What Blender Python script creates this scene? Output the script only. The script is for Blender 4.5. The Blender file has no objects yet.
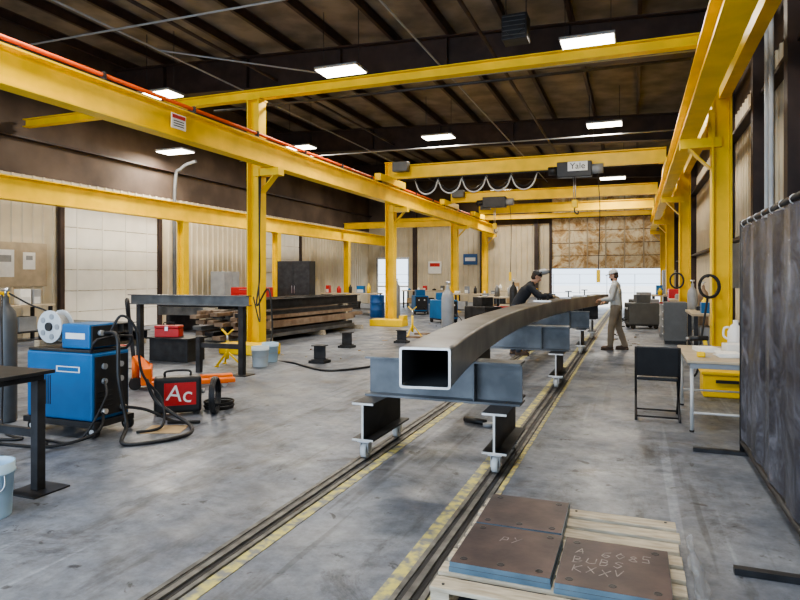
import bpy, bmesh, math, random
from mathutils import Vector, Matrix, noise as mnoise
random.seed(7)
S=bpy.context.scene
COL=S.collection
V=Vector
try: S.view_settings.look='AgX - Medium High Contrast'
except Exception: pass
# ------------------------------------------------------------ materials
def nd(nt,t,**k):
    n=nt.nodes.new(t)
    for a,b in k.items(): setattr(n,a,b)
    return n
def M(name,col,rough=.5,metal=0.0,var=.15,scale=5,bump=0.0,col2=None,lo=.35,hi=.65,stretch=None,alpha=1,trans=0,spec=.5,emis=0):
    m=bpy.data.materials.new(name); m.use_nodes=True; nt=m.node_tree
    b=nt.nodes['Principled BSDF']
    tc=nd(nt,'ShaderNodeTexCoord'); mp=nd(nt,'ShaderNodeMapping')
    nt.links.new(tc.outputs['Object'],mp.inputs['Vector'])
    if stretch: mp.inputs['Scale'].default_value=stretch
    no=nd(nt,'ShaderNodeTexNoise'); no.inputs['Scale'].default_value=scale; no.inputs['Detail'].default_value=6
    nt.links.new(mp.outputs[0],no.inputs['Vector'])
    cr=nd(nt,'ShaderNodeValToRGB'); e=cr.color_ramp.elements
    e[0].position=lo; e[1].position=hi
    c2=col2 if col2 else [min(1,c*(1+var)) for c in col]
    c1=col if col2 else [c*(1-var) for c in col]
    e[0].color=(*c1,1); e[1].color=(*c2,1)
    nt.links.new(no.outputs['Fac'],cr.inputs['Fac']); nt.links.new(cr.outputs['Color'],b.inputs['Base Color'])
    b.inputs['Roughness'].default_value=rough; b.inputs['Metallic'].default_value=metal
    b.inputs['Specular IOR Level'].default_value=spec
    if alpha<1: b.inputs['Alpha'].default_value=alpha
    if trans: b.inputs['Transmission Weight'].default_value=trans
    if bump:
        n2=nd(nt,'ShaderNodeTexNoise'); n2.inputs['Scale'].default_value=scale*6; n2.inputs['Detail'].default_value=4
        nt.links.new(mp.outputs[0],n2.inputs['Vector'])
        bp=nd(nt,'ShaderNodeBump'); bp.inputs['Strength'].default_value=bump; bp.inputs['Distance'].default_value=.01
        nt.links.new(n2.outputs['Fac'],bp.inputs['Height']); nt.links.new(bp.outputs[0],b.inputs['Normal'])
    return m
YEL=M('yellow_paint',(.90,.60,.008),.42,0,.10,2,.03)
YELD=M('yellow_worn',(.60,.53,.17),.65,0,.2,14,.1,col2=(.22,.22,.21),lo=.40,hi=.60)
BROWN=M('primer_brown',(.045,.028,.024),.55,0,.25,3)
DECK=M('roof_liner',(.14,.12,.10),.8,0,.3,1.2,col2=(.27,.235,.20))
CREAM=M('cream_panel',(.60,.53,.395),.5,0,.08,1.5)
CREAMD=M('cream_door',(.86,.84,.77),.5,0,.05,2)
WALLD=M('wall_dark_liner',(.055,.038,.030),.8,0,.3,.7,col2=(.12,.088,.068))
STEEL=M('mill_steel',(.10,.105,.11),.38,.55,.2,3,.06,col2=(.20,.205,.21))
STEELB=M('mill_steel_blue',(.085,.092,.10),.42,.5,.2,2.5,.05,col2=(.175,.185,.198))
STEELG=M('girder_steel',(.10,.108,.118),.36,.6,.2,1.6,.05,col2=(.25,.26,.275))
STEELD=M('dark_steel',(.035,.035,.038),.5,.4,.3,6,.05)
RAIL=M('track_steel',(.10,.095,.09),.55,.3,.3,9,.1,col2=(.22,.21,.19))
BRIGHT=M('ground_steel',(.65,.63,.60),.35,.6,.12,14)
RUST=M('rusty_plate',(.062,.048,.050),.5,.35,.2,4,.12,col2=(.135,.095,.088))
RUSTB=M('rusty_bar',(.20,.13,.085),.7,.1,.3,4,.1,col2=(.33,.25,.18))
PLEDGE=M('plate_edge',(.14,.22,.29),.4,.5,.15,8)
CHALK=M('chalk',(.28,.25,.245),.9,0,.3,30)
WOOD=M('pallet_wood',(.40,.335,.245),.75,0,.2,7,.1,col2=(.60,.53,.41),stretch=(1,5,5))
BLUE=M('welder_blue',(.012,.13,.34),.38,0,.12,3)
BLACK=M('black_plastic',(.018,.018,.02),.45,0,.2,8)
RUBBER=M('rubber',(.02,.02,.021),.8,0,.2,8)
GREY=M('grey_paint',(.30,.31,.32),.5,.1,.1,5)
DGREY=M('dark_grey_paint',(.11,.115,.12),.5,.1,.1,5)
LGREY=M('light_grey',(.55,.56,.56),.5,0,.08,5)
WHITE=M('white_plastic',(.80,.80,.78),.45,0,.05,5)
PAPER=M('paper',(.85,.84,.80),.8,0,.04,5)
RED=M('red_paint',(.50,.02,.02),.4,0,.1,5)
ORANGE=M('orange_paint',(.85,.17,.015),.45,0,.15,5)
CONDO=M('orange_conductor',(.75,.13,.03),.5,0,.1,5)
TAN=M('tan_laminate',(.46,.38,.27),.5,0,.1,4)
CARD=M('cardboard',(.42,.30,.17),.85,0,.1,6)
PAILB=M('pail_blue',(.42,.58,.72),.5,0,.06,5)
PAILW=M('pail_pale',(.55,.63,.68),.5,0,.06,5)
DRUMB=M('drum_blue',(.02,.10,.30),.4,0,.1,5)
CHROME=M('zinc',(.6,.6,.62),.3,.9,.1,8)
SKIN=M('skin',(.50,.29,.20),.55,0,.06,8)
HAIR=M('hair_brown',(.05,.03,.02),.7,0,.2,30)
SHIRTG=M('shirt_pale_grey',(.42,.43,.42),.9,0,.10,5,.6)
SHIRTK=M('shirt_black',(.022,.024,.03),.9,0,.2,5,.6)
KHAKI=M('trousers_khaki',(.20,.17,.13),.9,0,.12,5,.6)
DENIM=M('trousers_dark',(.035,.042,.06),.9,0,.2,5,.6)
LEATH=M('boot_leather',(.07,.045,.03),.6,0,.2,12)
GLOVE=M('glove_tan',(.42,.32,.20),.8,0,.1,12)
LIPS=M('lips',(.35,.13,.11),.5)
PLASTW=M('clear_wrap',(.85,.87,.9),.15,0,.03,12,alpha=.28)
def emis(name,col,s):
    m=bpy.data.materials.new(name); m.use_nodes=True; nt=m.node_tree; b=nt.nodes['Principled BSDF']
    b.inputs['Base Color'].default_value=(*col,1); b.inputs['Emission Color'].default_value=(*col,1); b.inputs['Emission Strength'].default_value=s
    return m
LENS=emis('lamp_lens',(1,.93,.78),14)
def stained():
    m=bpy.data.materials.new('stained_door_panel'); m.use_nodes=True; nt=m.node_tree; b=nt.nodes['Principled BSDF']
    tc=nd(nt,'ShaderNodeTexCoord'); n1=nd(nt,'ShaderNodeTexNoise'); n1.inputs['Scale'].default_value=1.5; n1.inputs['Detail'].default_value=9; n1.inputs['Roughness'].default_value=.75; n1.inputs['Distortion'].default_value=.6
    nt.links.new(tc.outputs['Object'],n1.inputs['Vector'])
    cr=nd(nt,'ShaderNodeValToRGB'); e=cr.color_ramp.elements
    e[0].position=.44; e[0].color=(.82,.74,.56,1); e[1].position=.66; e[1].color=(.20,.085,.03,1)
    x=cr.color_ramp.elements.new(.54); x.color=(.58,.40,.20,1)
    nt.links.new(n1.outputs['Fac'],cr.inputs['Fac']); nt.links.new(cr.outputs[0],b.inputs['Base Color']); b.inputs['Roughness'].default_value=.6
    return m
STAIN=stained()
def concrete():
    m=bpy.data.materials.new('concrete_floor'); m.use_nodes=True; nt=m.node_tree; b=nt.nodes['Principled BSDF']; L=nt.links.new
    tc=nd(nt,'ShaderNodeTexCoord')
    def N(sc,det=8,ro=.6,st=None,rot=.5,dist=0):
        n=nd(nt,'ShaderNodeTexNoise'); n.inputs['Scale'].default_value=sc; n.inputs['Detail'].default_value=det; n.inputs['Roughness'].default_value=ro; n.inputs['Distortion'].default_value=dist
        if st:
            mp=nd(nt,'ShaderNodeMapping'); mp.inputs['Scale'].default_value=st; mp.inputs['Rotation'].default_value=(0,0,rot); L(tc.outputs['Object'],mp.inputs[0]); L(mp.outputs[0],n.inputs['Vector'])
        else: L(tc.outputs['Object'],n.inputs['Vector'])
        return n
    def R(n,a,b_,ca,cb):
        c=nd(nt,'ShaderNodeValToRGB'); e=c.color_ramp.elements; e[0].position=a; e[1].position=b_; e[0].color=(*ca,1); e[1].color=(*cb,1); L(n.outputs['Fac'],c.inputs[0]); return c
    base=R(N(.7,10,.7),.40,.60,(.112,.130,.168),(.235,.252,.285))
    fine=R(N(9,8,.75),.35,.65,(.68,.68,.68),(1.2,1.2,1.2))
    scuff=R(N(3,6,.7,(1,.22,1)),.54,.66,(1,1,1),(.55,.53,.50))
    scr=R(N(5,3,.5,(1,.03,1),-.7),.62,.66,(1,1,1),(1.4,1.4,1.4))
    scr2=R(N(6,3,.5,(1,.04,1),.15),.62,.66,(1,1,1),(.68,.67,.66))
    stain=R(N(1.3,8,.8,dist=.8),.53,.64,(1,1,1),(.50,.48,.46))
    spots=R(N(5.5,4,.6,dist=.4),.64,.69,(1,1,1),(.35,.33,.31))
    def mul(a,b2):
        x=nd(nt,'ShaderNodeMix',data_type='RGBA',blend_type='MULTIPLY'); x.inputs[0].default_value=1; L(a,x.inputs[6]); L(b2,x.inputs[7]); return x.outputs[2]
    c=base.outputs[0]
    for q in (fine,scuff,scr,scr2,stain,spots): c=mul(c,q.outputs[0])
    L(c,b.inputs['Base Color'])
    rr=R(N(2.2,6,.6),.35,.65,(.30,.30,.30),(.58,.58,.58)); L(rr.outputs[0],b.inputs['Roughness'])
    bp=nd(nt,'ShaderNodeBump'); bp.inputs['Strength'].default_value=.08; L(N(30,4).outputs['Fac'],bp.inputs['Height']); L(bp.outputs[0],b.inputs['Normal'])
    return m
CONC=concrete()
def curtain():
    m=bpy.data.materials.new('vinyl_screen'); m.use_nodes=True; nt=m.node_tree; b=nt.nodes['Principled BSDF']; L=nt.links.new
    tc=nd(nt,'ShaderNodeTexCoord'); n=nd(nt,'ShaderNodeTexNoise'); n.inputs['Scale'].default_value=2.5; n.inputs['Detail'].default_value=10; n.inputs['Roughness'].default_value=.75; n.inputs['Distortion'].default_value=1.2
    L(tc.outputs['Object'],n.inputs[0]); c=nd(nt,'ShaderNodeValToRGB'); e=c.color_ramp.elements
    e[0].position=.45; e[0].color=(.035,.037,.052,1); e[1].position=.75; e[1].color=(.20,.21,.26,1); L(n.outputs['Fac'],c.inputs[0]); L(c.outputs[0],b.inputs['Base Color'])
    b.inputs['Roughness'].default_value=.25
    bp=nd(nt,'ShaderNodeBump'); bp.inputs['Strength'].default_value=.5; bp.inputs['Distance'].default_value=.05; L(n.outputs['Fac'],bp.inputs['Height']); L(bp.outputs[0],b.inputs['Normal'])
    return m
VINYL=curtain()
# ------------------------------------------------------------ mesh builder
class B:
    def __init__(s,name): s.name=name; s.bm=bmesh.new(); s.mats=[]
    def mi(s,m):
        if m not in s.mats: s.mats.append(m)
        return s.mats.index(m)
    def _tag(s,vs,m,smooth=False):
        i=s.mi(m); fs=set()
        for v in vs:
            for f in v.link_faces: fs.add(f)
        for f in fs: f.material_index=i; f.smooth=smooth
    def face(s,pts,m,smooth=False):
        f=s.bm.faces.new([s.bm.verts.new(p) for p in pts]); f.material_index=s.mi(m); f.smooth=smooth
    def obox(s,c,ax,h,m,bev=0):
        mat=Matrix.Identity(4)
        for i in range(3):
            for j in range(3): mat[j][i]=ax[i][j]*h[i]*2
        mat.translation=c
        r=bmesh.ops.create_cube(s.bm,size=1,matrix=mat); vs=r['verts']
        s._tag(vs,m)
        if bev:
            es=set(e for v in vs for e in v.link_edges)
            i=s.mi(m)
            r=bmesh.ops.bevel(s.bm,geom=list(es),offset=bev,segments=2,affect='EDGES',profile=.5)
            for f in r['faces']: f.material_index=i
    def box(s,x0,x1,y0,y1,z0,z1,m,bev=0,rz=0,piv=None):
        c=V(((x0+x1)/2,(y0+y1)/2,(z0+z1)/2)); R=Matrix.Rotation(rz,3,'Z')
        ax=[R@V((1,0,0)),R@V((0,1,0)),V((0,0,1))]
        if piv: c=R@(c-V(piv))+V(piv)
        s.obox(c,ax,((x1-x0)/2,(y1-y0)/2,(z1-z0)/2),m,bev)
    def bar(s,p0,p1,w,h,m,up=(0,0,1),bev=0):
        p0=V(p0);p1=V(p1); d=(p1-p0); L=d.length; d.normalize(); u=V(up); sd=d.cross(u)
        if sd.length<1e-4: sd=d.cross(V((0,1,0)))
        sd.normalize(); u=sd.cross(d)
        s.obox((p0+p1)/2,[d,sd,u],(L/2,w/2,h/2),m,bev)
    def ibeam(s,p0,p1,h,w,m,t=.018,up=(0,0,1),tw=None):
        p0=V(p0);p1=V(p1); d=(p1-p0); L=d.length; d.normalize(); u=V(up); sd=d.cross(u).normalized(); u=sd.cross(d); c=(p0+p1)/2
        s.obox(c+u*(h/2-t/2),[d,sd,u],(L/2,w/2,t/2),m); s.obox(c-u*(h/2-t/2),[d,sd,u],(L/2,w/2,t/2),m)
        s.obox(c,[d,sd,u],(L/2,(tw or t)/2,h/2-t),m)
    def cyl(s,p0,p1,r,m,seg=20,r2=None,smooth=True):
        p0=V(p0);p1=V(p1); d=p1-p0
        q=d.to_track_quat('Z','Y').to_matrix().to_4x4(); q.translation=(p0+p1)/2
        rr=bmesh.ops.create_cone(s.bm,cap_ends=True,segments=seg,radius1=r,radius2=r if r2 is None else r2,depth=d.length,matrix=q)
        s._tag(rr['verts'],m,smooth)
        for v in rr['verts']:
            for f in v.link_faces:
                if len(f.verts)>4: f.smooth=False
    def ell(s,c,r,m,rot=None,seg=16):
        mat=Matrix.Translation(V(c)) @ (rot.to_4x4() if rot else Matrix.Identity(4)) @ Matrix.Diagonal((r[0],r[1],r[2],1))
        rr=bmesh.ops.create_uvsphere(s.bm,u_segments=seg,v_segments=max(6,seg//2+2),radius=1,matrix=mat); s._tag(rr['verts'],m,True)
    def cap(s,p0,r0,p1,r1,m,seg=14):
        s.ell(p0,(r0,)*3,m,seg=seg); s.ell(p1,(r1,)*3,m,seg=seg); s.cyl(p0,p1,r0,m,seg,r1)
    def ring(s,c,R,r,m,axis=(0,0,1),seg=28):
        a=V(axis).normalized(); q=a.to_track_quat('Z','Y').to_matrix()
        pts=[V(c)+q@V((R*math.cos(t*2*math.pi/seg),R*math.sin(t*2*math.pi/seg),0)) for t in range(seg)]
        s.tube(pts+[pts[0]],r,m,sm=1,seg=6)
    def tube(s,pts,r,m,seg=8,sm=8):
        P=[V(p) for p in pts]; Q=[]
        if sm>1 and len(P)>2:
            for i in range(len(P)-1):
                a=P[max(i-1,0)];b=P[i];c=P[i+1];d=P[min(i+2,len(P)-1)]
                for k in range(sm):
                    t=k/sm; Q.append(.5*((2*b)+(c-a)*t+(2*a-5*b+4*c-d)*t*t+(3*b-a-3*c+d)*t**3))
            Q.append(P[-1])
        else: Q=P
        rings=[]; prev=None
        for i,p in enumerate(Q):
            t=(Q[min(i+1,len(Q)-1)]-Q[max(i-1,0)])
            if t.length<1e-9: t=V((0,0,1))
            t.normalize()
            if prev is None:
                n=t.orthogonal().normalized()
            else:
                n=prev-t*prev.dot(t)
                if n.length<1e-6: n=t.orthogonal()
                n.normalize()
            prev=n; b=t.cross(n)
            rings.append([s.bm.verts.new(p+(n*math.cos(a*2*math.pi/seg)+b*math.sin(a*2*math.pi/seg))*r) for a in range(seg)])
        i=s.mi(m)
        for a,b in zip(rings,rings[1:]):
            for k in range(seg):
                f=s.bm.faces.new([a[k],a[(k+1)%seg],b[(k+1)%seg],b[k]]); f.material_index=i; f.smooth=True
        for rg in (rings[0][::-1],rings[-1]):
            f=s.bm.faces.new(rg); f.material_index=i
    def lathe(s,c,prof,m,seg=24,axis=None):
        q=V(axis).to_track_quat('Z','Y').to_matrix() if axis else Matrix.Identity(3)
        rs=[]
        for (r,z) in prof: rs.append([s.bm.verts.new(V(c)+q@V((r*math.cos(a*2*math.pi/seg),r*math.sin(a*2*math.pi/seg),z))) for a in range(seg)])
        i=s.mi(m)
        for a,b in zip(rs,rs[1:]):
            for k in range(seg):
                f=s.bm.faces.new([a[k],a[(k+1)%seg],b[(k+1)%seg],b[k]]); f.material_index=i; f.smooth=True
        f=s.bm.faces.new(rs[0][::-1]); f.material_index=i
        f=s.bm.faces.new(rs[-1]); f.material_index=i
    def done(s,loc=None,rz=0,recalc=True,parent=None,origin=None):
        if recalc: bmesh.ops.recalc_face_normals(s.bm,faces=s.bm.faces)
        vs=s.bm.verts
        if loc is None and not parent:
            xs=[v.co.x for v in vs]; ys=[v.co.y for v in vs]; zs=[v.co.z for v in vs]
            o=V(((min(xs)+max(xs))/2,(min(ys)+max(ys))/2,min(zs)))
            bmesh.ops.translate(s.bm,verts=list(vs),vec=-o); loc=o
        me=bpy.data.meshes.new(s.name); s.bm.to_mesh(me); s.bm.free()
        for m in s.mats: me.materials.append(m)
        ob=bpy.data.objects.new(s.name,me); COL.objects.link(ob)
        if loc is not None: ob.location=loc
        ob.rotation_euler=(0,0,rz)
        if parent: ob.parent=parent
        return ob
def text(name,body,size,loc,rot,mat,parent=None,ext=.001):
    cu=bpy.data.curves.new(name,'FONT'); cu.body=body; cu.size=size; cu.extrude=ext; cu.align_x='CENTER'; cu.align_y='CENTER'
    ob=bpy.data.objects.new(name,cu); COL.objects.link(ob); ob.data.materials.append(mat)
    ob.location=loc; ob.rotation_euler=rot
    if parent: ob.parent=parent
    return ob
# ------------------------------------------------------------ room shell
XL,XR,YN,YF=-15.0,2.0,-4.0,34.0
def roofz(x): return 7.5+.04*(2-x)
b=B('floor'); b.box(XL-.3,XR+.3,YN,YF+.3,-.2,0,CONC); b.done(loc=(0,0,0))
def corr(b,axis,pos,sgn,a0,a1,z0,z1,mat,pitch=.3):
    pts=[]; a=a0
    while a<a1:
        for o,h in ((0,0),(.2,0),(.222,.03),(.278,.03)):
            if a+o<a1: pts.append((a+o,h))
        a+=pitch
    pts.append((a1,0))
    for (p,h),(q,k) in zip(pts,pts[1:]):
        if axis=='Y': P=[(pos+sgn*h,p,z0),(pos+sgn*k,q,z0),(pos+sgn*k,q,z1),(pos+sgn*h,p,z1)]
        else: P=[(p,pos+sgn*h,z0),(q,pos+sgn*k,z0),(q,pos+sgn*k,z1),(p,pos+sgn*h,z1)]
        b.face(P,mat)
b=B('wall_left'); corr(b,'Y',XL,1,YN,YF,0,4.3,CREAM); b.box(XL-.2,XL-.01,YN,YF,0,8.4,WALLD); b.box(XL-.01,XL+.02,YN,YF,4.3,8.2,WALLD)
for z in (5.2,6.4): b.box(XL+.02,XL+.2,YN,YF,z,z+.06,BROWN)
b.done(loc=(0,0,0),recalc=False)
b=B('wall_right'); corr(b,'Y',XR,-1,YN,YF,0,5.0,CREAM); b.box(XR+.01,XR+.2,YN,YF,0,7.7,WALLD); b.box(XR-.02,XR+.01,YN,YF,5.0,7.5,WALLD)
for z in (2.3,4.4,6.2): b.box(XR-.2,XR-.03,YN,YF,z,z+.06,BROWN)
for y in (-2.0,6.4,8.6,10.9,14.8,23.4,31.8): b.box(XR-.3,XR-.03,y-.1,y+.1,0,roofz(XR)-1.05,BROWN)
b.done(loc=(0,0,0),recalc=False)
b=B('wall_far')
DX0,DX1=-4.2,1.35
def fw(x0,x1,z0,z1):
    b.box(x0,x1,YF,YF+.2,z0,z1,WALLD)
    zc=min(z1,4.5)
    if zc>z0: corr(b,'X',YF-.005,-1,x0,x1,z0,zc,CREAM)
fw(XL,-14.5,0,8.4); fw(-14.5,-12.4,2.75,8.4); fw(-12.4,DX0,0,8.4); fw(DX0,DX1,6.1,8.0); fw(DX1,XR,0,7.6)
for x in (-12,-8,-5): b.box(x-.1,x+.1,YF-.25,YF-.04,0,6.6,BROWN)
b.done(loc=(0,0,0),recalc=False)
b=B('door_far_overhead')
z=2.05; n=6; hh=(6.1-2.05)/n
for i in range(n):
    b.box(DX0+.02,DX1-.02,YF-.03,YF+.03,z+i*hh+.02,z+(i+1)*hh-.01,STAIN)
    b.box(DX0+.02,DX1-.02,YF-.035,YF+.02,z+i*hh-.01,z+i*hh+.02,BROWN)
for k in range(1,6):
    x=DX0+(DX1-DX0)*k/6; b.box(x-.035,x+.035,YF-.05,YF-.03,z,6.1,TAN)
b.box(DX0-.12,DX0+.02,YF-.1,YF-.035,0,6.2,BROWN); b.box(DX1-.02,DX1+.12,YF-.1,YF-.035,0,6.2,BROWN)
b.done()
b=B('door_glass_entry')
for x0,x1 in ((-14.49,-13.45),(-13.45,-12.41)):
    b.box(x0,x0+.08,YF+.02,YF+.08,0,2.74,LGREY); b.box(x1-.08,x1,YF+.02,YF+.08,0,2.74,LGREY)
    for z in (0,1.0,2.66): b.box(x0+.08,x1-.08,YF+.02,YF+.08,z,z+.08,LGREY)
b.done()
b=B('ground_outside'); b.box(-60,50,YF+.3,120,-.2,-.02,M('gravel',(.62,.60,.56),.9,0,.1,2)); b.done(loc=(0,0,0))
b=B('yard_fence')
x=-30
while x<26: b.cyl((x,62,-.02),(x,62,1.9),.04,LGREY,8); x+=2.5
for z in (.1,1.0,1.88): b.cyl((-30,62,z),(25,62,z),.03,LGREY,8)
b.done()
# ceiling
b=B('ceiling'); b.face([(XL-.2,YN,roofz(XL)),(XR+.2,YN,roofz(XR)),(XR+.2,YF+.2,roofz(XR)),(XL-.2,YF+.2,roofz(XL))],DECK)
b.face([(XL-.2,YN,roofz(XL)+.1),(XR+.2,YN,roofz(XR)+.1),(XR+.2,YF+.2,roofz(XR)+.1),(XL-.2,YF+.2,roofz(XL)+.1)],DECK); b.done(loc=(0,0,0),recalc=False)
b=B('roof_purlins'); x=XL+.6
while x<XR:
    z=roofz(x)-.13; b.ibeam((x,YN,z),(x,YF,z),.24,.09,BROWN,.012); x+=1.45
b.done()
for y in (-2.0,6.4,14.6,23.4,31.8):
    b=B('roof_rafter'); zl,zr=roofz(XL)-.70,roofz(XR)-.70
    b.ibeam((XL+.05,y,zl),(XR-.05,y,zr),.92,.34,BROWN,.03)
    k=XL+2
    while k<XR: b.box(k-.01,k+.01,y-.15,y+.15,roofz(k)-1.1,roofz(k)-.3,BROWN); k+=2.9
    for k in (-13,-9,-5,-1): b.bar((k,y+.05,roofz(k)-1.0),(k,y+1.2,roofz(k)-.2),.05,.05,BROWN)
    b.done()
b=B('conduit_pipes')
for y,z in ((12.6,5.9),(20.6,6.2),(9.5,6.6)): b.cyl((XL+.3,y,z),(XR-.3,y,z-.1),.022,GREY,8)
for x,z in ((-10,6.7),(-4.3,6.6)): b.cyl((x,0,z),(x,33,z),.022,GREY,8)
for x,z in ((-9.2,7.0),(-2.9,6.5)): b.cyl((x,4,z),(x,33,z),.04,BROWN,8)
b.cyl((-10,11,6.7),(-6.5,14.1,6.6),.02,GREY,8)
b.done()
b=B('wall_conduit')
for x,y0 in ((XR-.34,9.2),(XR-.34,9.5),(XR-.34,13)): b.cyl((x,y0,.02),(x,y0,6),.03,LGREY,8)
b.tube([(XL+.3,16.9,.1),(XL+.3,16.9,4.6),(XL+.6,16.9,5.3),(XL+1.2,16.9,5.5)],.06,DGREY)
b.done()
def ohdoor(y0,y1,zt):
    b=B('door_left_overhead'); n=6; h=zt/n
    for i in range(n): b.box(XL+.04,XL+.09,y0,y1,i*h+.015,(i+1)*h,CREAMD,.004)
    for k in range(4):
        y=y0+(y1-y0)*(k+.5)/4; b.box(XL+.09,XL+.1,y-.02,y+.02,.05,zt-.05,CREAMD)
    for y in (y0-.09,y1+.09): b.box(XL+.04,XL+.16,y-.07,y+.07,0,zt+.25,BROWN)
    b.box(XL+.04,XL+.16,y0-.16,y1+.16,zt,zt+.14,BROWN)
    b.cyl((XL+.35,y0-.1,zt+.4),(XL+.35,y1+.1,zt+.4),.07,GREY)
    b.done()
ohdoor(12.7,16.3,3.6)
ohdoor(22.2,25.6,3.6)
# ------------------------------------------------------------ rails and paint in floor
for x,s in ((-2.2,1),(-1.05,-1)):
    b=B('floor_track_rail')
    b.box(x-.05,x+.05,YN+.5,33,0,.012,STEELD); b.box(x-.018,x+.018,YN+.5,33,.012,.022,RAIL)
    b.box(x-.085,x-.055,YN+.5,33,0,.014,RAIL); b.box(x+.055,x+.085,YN+.5,33,0,.014,RAIL)
    b.box(x+s*.09 if s>0 else x-.17,x+.17 if s>0 else x-.09,YN+.5,33,0,.004,YELD)
    if s<0: b.box(x+.09,x+.13,YN+.5,33,0,.004,YELD)
    b.done(loc=(0,0,0))
# ------------------------------------------------------------ runway structure
def column(x,y,top,brz=None,brdir=1,base=True,w=.3):
    b=B('crane_support_column')
    b.ibeam((x,y,.02),(x,y,top),w,w*.95,YEL,.03,up=(1,0,0))
    b.box(x-w*.8,x+w*.8,y-w*.8,y+w*.8,0,.02,YEL)
    if brz:
        b.box(min(x,x+brdir*.62),max(x,x+brdir*.62),y-.12,y+.12,brz-.16,brz,YEL)
        b.bar((x+brdir*.16,y,brz-.5),(x+brdir*.5,y,brz-.14),.02,.2,YEL,up=(0,1,0))
        b.box(min(x+brdir*.1,x+brdir*.2),max(x+brdir*.1,x+brdir*.2),y-.14,y+.14,brz,brz+.45,YEL)
    b.box(x-w/2-.02,x+w/2+.02,y-w/2-.02,y+w/2+.02,top-.03,top,YEL)
    return b.done()
ROW=(3.5,11.4,19.3,27.2,33.3)
for y in ROW:
    column(-7.7,y,5.45 if y<25 else 4.7,3.94)
    column(1.33,y,5.35 if y<25 else 4.7,3.9,-1)
for y in (7.8,15.9,21.4,27.9): column(-13.5,y,3.38,None,w=.26)
b=B('crane_runway_beam'); b.ibeam((-7.3,YN+.5,4.2),(-7.3,33.5,4.2),.5,.26,YEL,.028); b.box(-7.33,-7.27,YN+.5,33.5,4.45,4.5,STEELD)
b.tube([(-7.43,YN+.5,4.62),(-7.43,33,4.62)],.035,CONDO,sm=1); b.tube([(-7.40,YN+.5,4.53),(-7.40,33,4.53)],.02,CONDO,sm=1)
y=YN+1
while y<33: b.box(-7.46,-7.37,y-.02,y+.02,4.45,4.66,STEELD); y+=2
b.done()
b=B('crane_runway_beam'); b.ibeam((.83,YN+.5,4.14),(.83,33.5,4.14),.48,.26,YEL,.028); b.box(.80,.86,YN+.5,33.5,4.38,4.43,STEELD)
b.tube([(.95,YN+.5,3.95),(.95,33,3.95)],.02,BLACK,sm=1); b.done()
b=B('crane_runway_beam'); b.ibeam((-13.5,YN+.5,3.66),(-13.5,33.5,3.66),.56,.28,YEL,.028); b.done()
b=B('eave_tie_beam'); b.ibeam((1.33,YN+.5,5.52),(1.33,33.5,5.52),.3,.2,YEL,.025); b.done()
b=B('eave_tie_beam')
for y0,y1 in zip((YN,)+ROW,ROW): b.box(1.28,1.44,y0+.16,y1-.16,4.5,4.66,YEL)
b.done()
b=B('cross_tie_beam'); b.ibeam((-14.7,11.4,5.56),(1.2,11.4,5.56),.2,.2,YEL,.02); b.cyl((-9,11.65,5.4),(.9,11.65,5.35),.03,STEELD,10); b.done()
b=B('cross_tie_beam'); b.ibeam((-13.4,27.4,4.1),(-7.9,27.4,4.1),.3,.2,YEL,.02); b.done()
b=B('cross_tie_beam'); b.ibeam((-13.4,33.3,4.85),(1.2,33.3,4.85),.25,.2,YEL,.02); b.done()
def crane(y,hx,fest=True,hoist=True):
    b=B('bridge_crane')
    for x in (-7.3,.83):
        zt=4.5 if x<0 else 4.43
        b.box(x-.1,x+.1,y-1.1,y+1.1,zt+.04,zt+.26,YEL,.01)
        for yy in (y-.9,y+.9): b.cyl((x-.05,yy,zt+.09),(x+.05,yy,zt+.09),.09,STEELD)
    b.ibeam((-7.25,y,4.93),(.8,y,4.93),.42,.24,YEL,.025)
    b.box(-7.1,-6.6,y-.4,y-.15,4.9,5.2,DGREY,.01)
    if fest:
        b.cyl((-7.0,y-.22,4.66),(.6,y-.22,4.66),.02,STEELD,8)
        x=-6.4
        while x<hx-1.2:
            w=.75; b.tube([(x,y-.22,4.64),(x+.12,y-.22,4.3),(x+w/2,y-.22,4.16),(x+w-.12,y-.22,4.3),(x+w,y-.22,4.64)],.022,LGREY,seg=6)
            b.tube([(x,y-.25,4.64),(x+.15,y-.25,4.38),(x+w/2,y-.25,4.26),(x+w-.15,y-.25,4.38),(x+w,y-.25,4.64)],.014,BLACK,seg=6)
            x+=w
    if hoist:
        b.box(hx-.5,hx+.45,y-.42,y-.14,4.42,4.85,BLACK,.02)
        if hoist==2: b.box(hx-.2,hx+.34,y-.43,y-.42,4.58,4.84,WHITE)
        b.cyl((hx+.45,y-.28,4.63),(hx+.75,y-.28,4.63),.14,GREY); b.cyl((hx-.75,y-.28,4.63),(hx-.5,y-.28,4.63),.12,BLACK)
        b.box(hx-.3,hx+.3,y-.14,y+.2,4.6,4.7,STEELD)
        b.cyl((hx,y-.28,3.75),(hx,y-.28,4.42),.015,CHROME,8); b.cyl((hx-.05,y-.28,3.75),(hx-.05,y-.28,4.42),.01,CHROME,8)
        b.box(hx-.1,hx+.06,y-.34,y-.22,3.55,3.78,YEL,.02); b.tube([(hx-.02,y-.28,3.56),(hx-.02,y-.28,3.44),(hx+.06,y-.28,3.38),(hx+.08,y-.28,3.46)],.018,STEELD)
        b.tube([(hx+.6,y-.3,4.5),(hx+.66,y-.3,3.5),(hx+.62,y-.3,1.8)],.012,BLACK,seg=6); b.box(hx+.57,hx+.67,y-.35,y-.27,1.45,1.8,YEL,.01)
    return b.done()
cr=crane(18.3,-1.57,True,2)
t=text('hoist_plate_text','Yale',.24,(-1.5,17.865,4.71),(math.pi/2,0,0),BLACK,ext=.003); t.parent=cr; t.matrix_parent_inverse=Matrix.Translation(-cr.location)
crane(25.0,-5.3,False,1)
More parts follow.
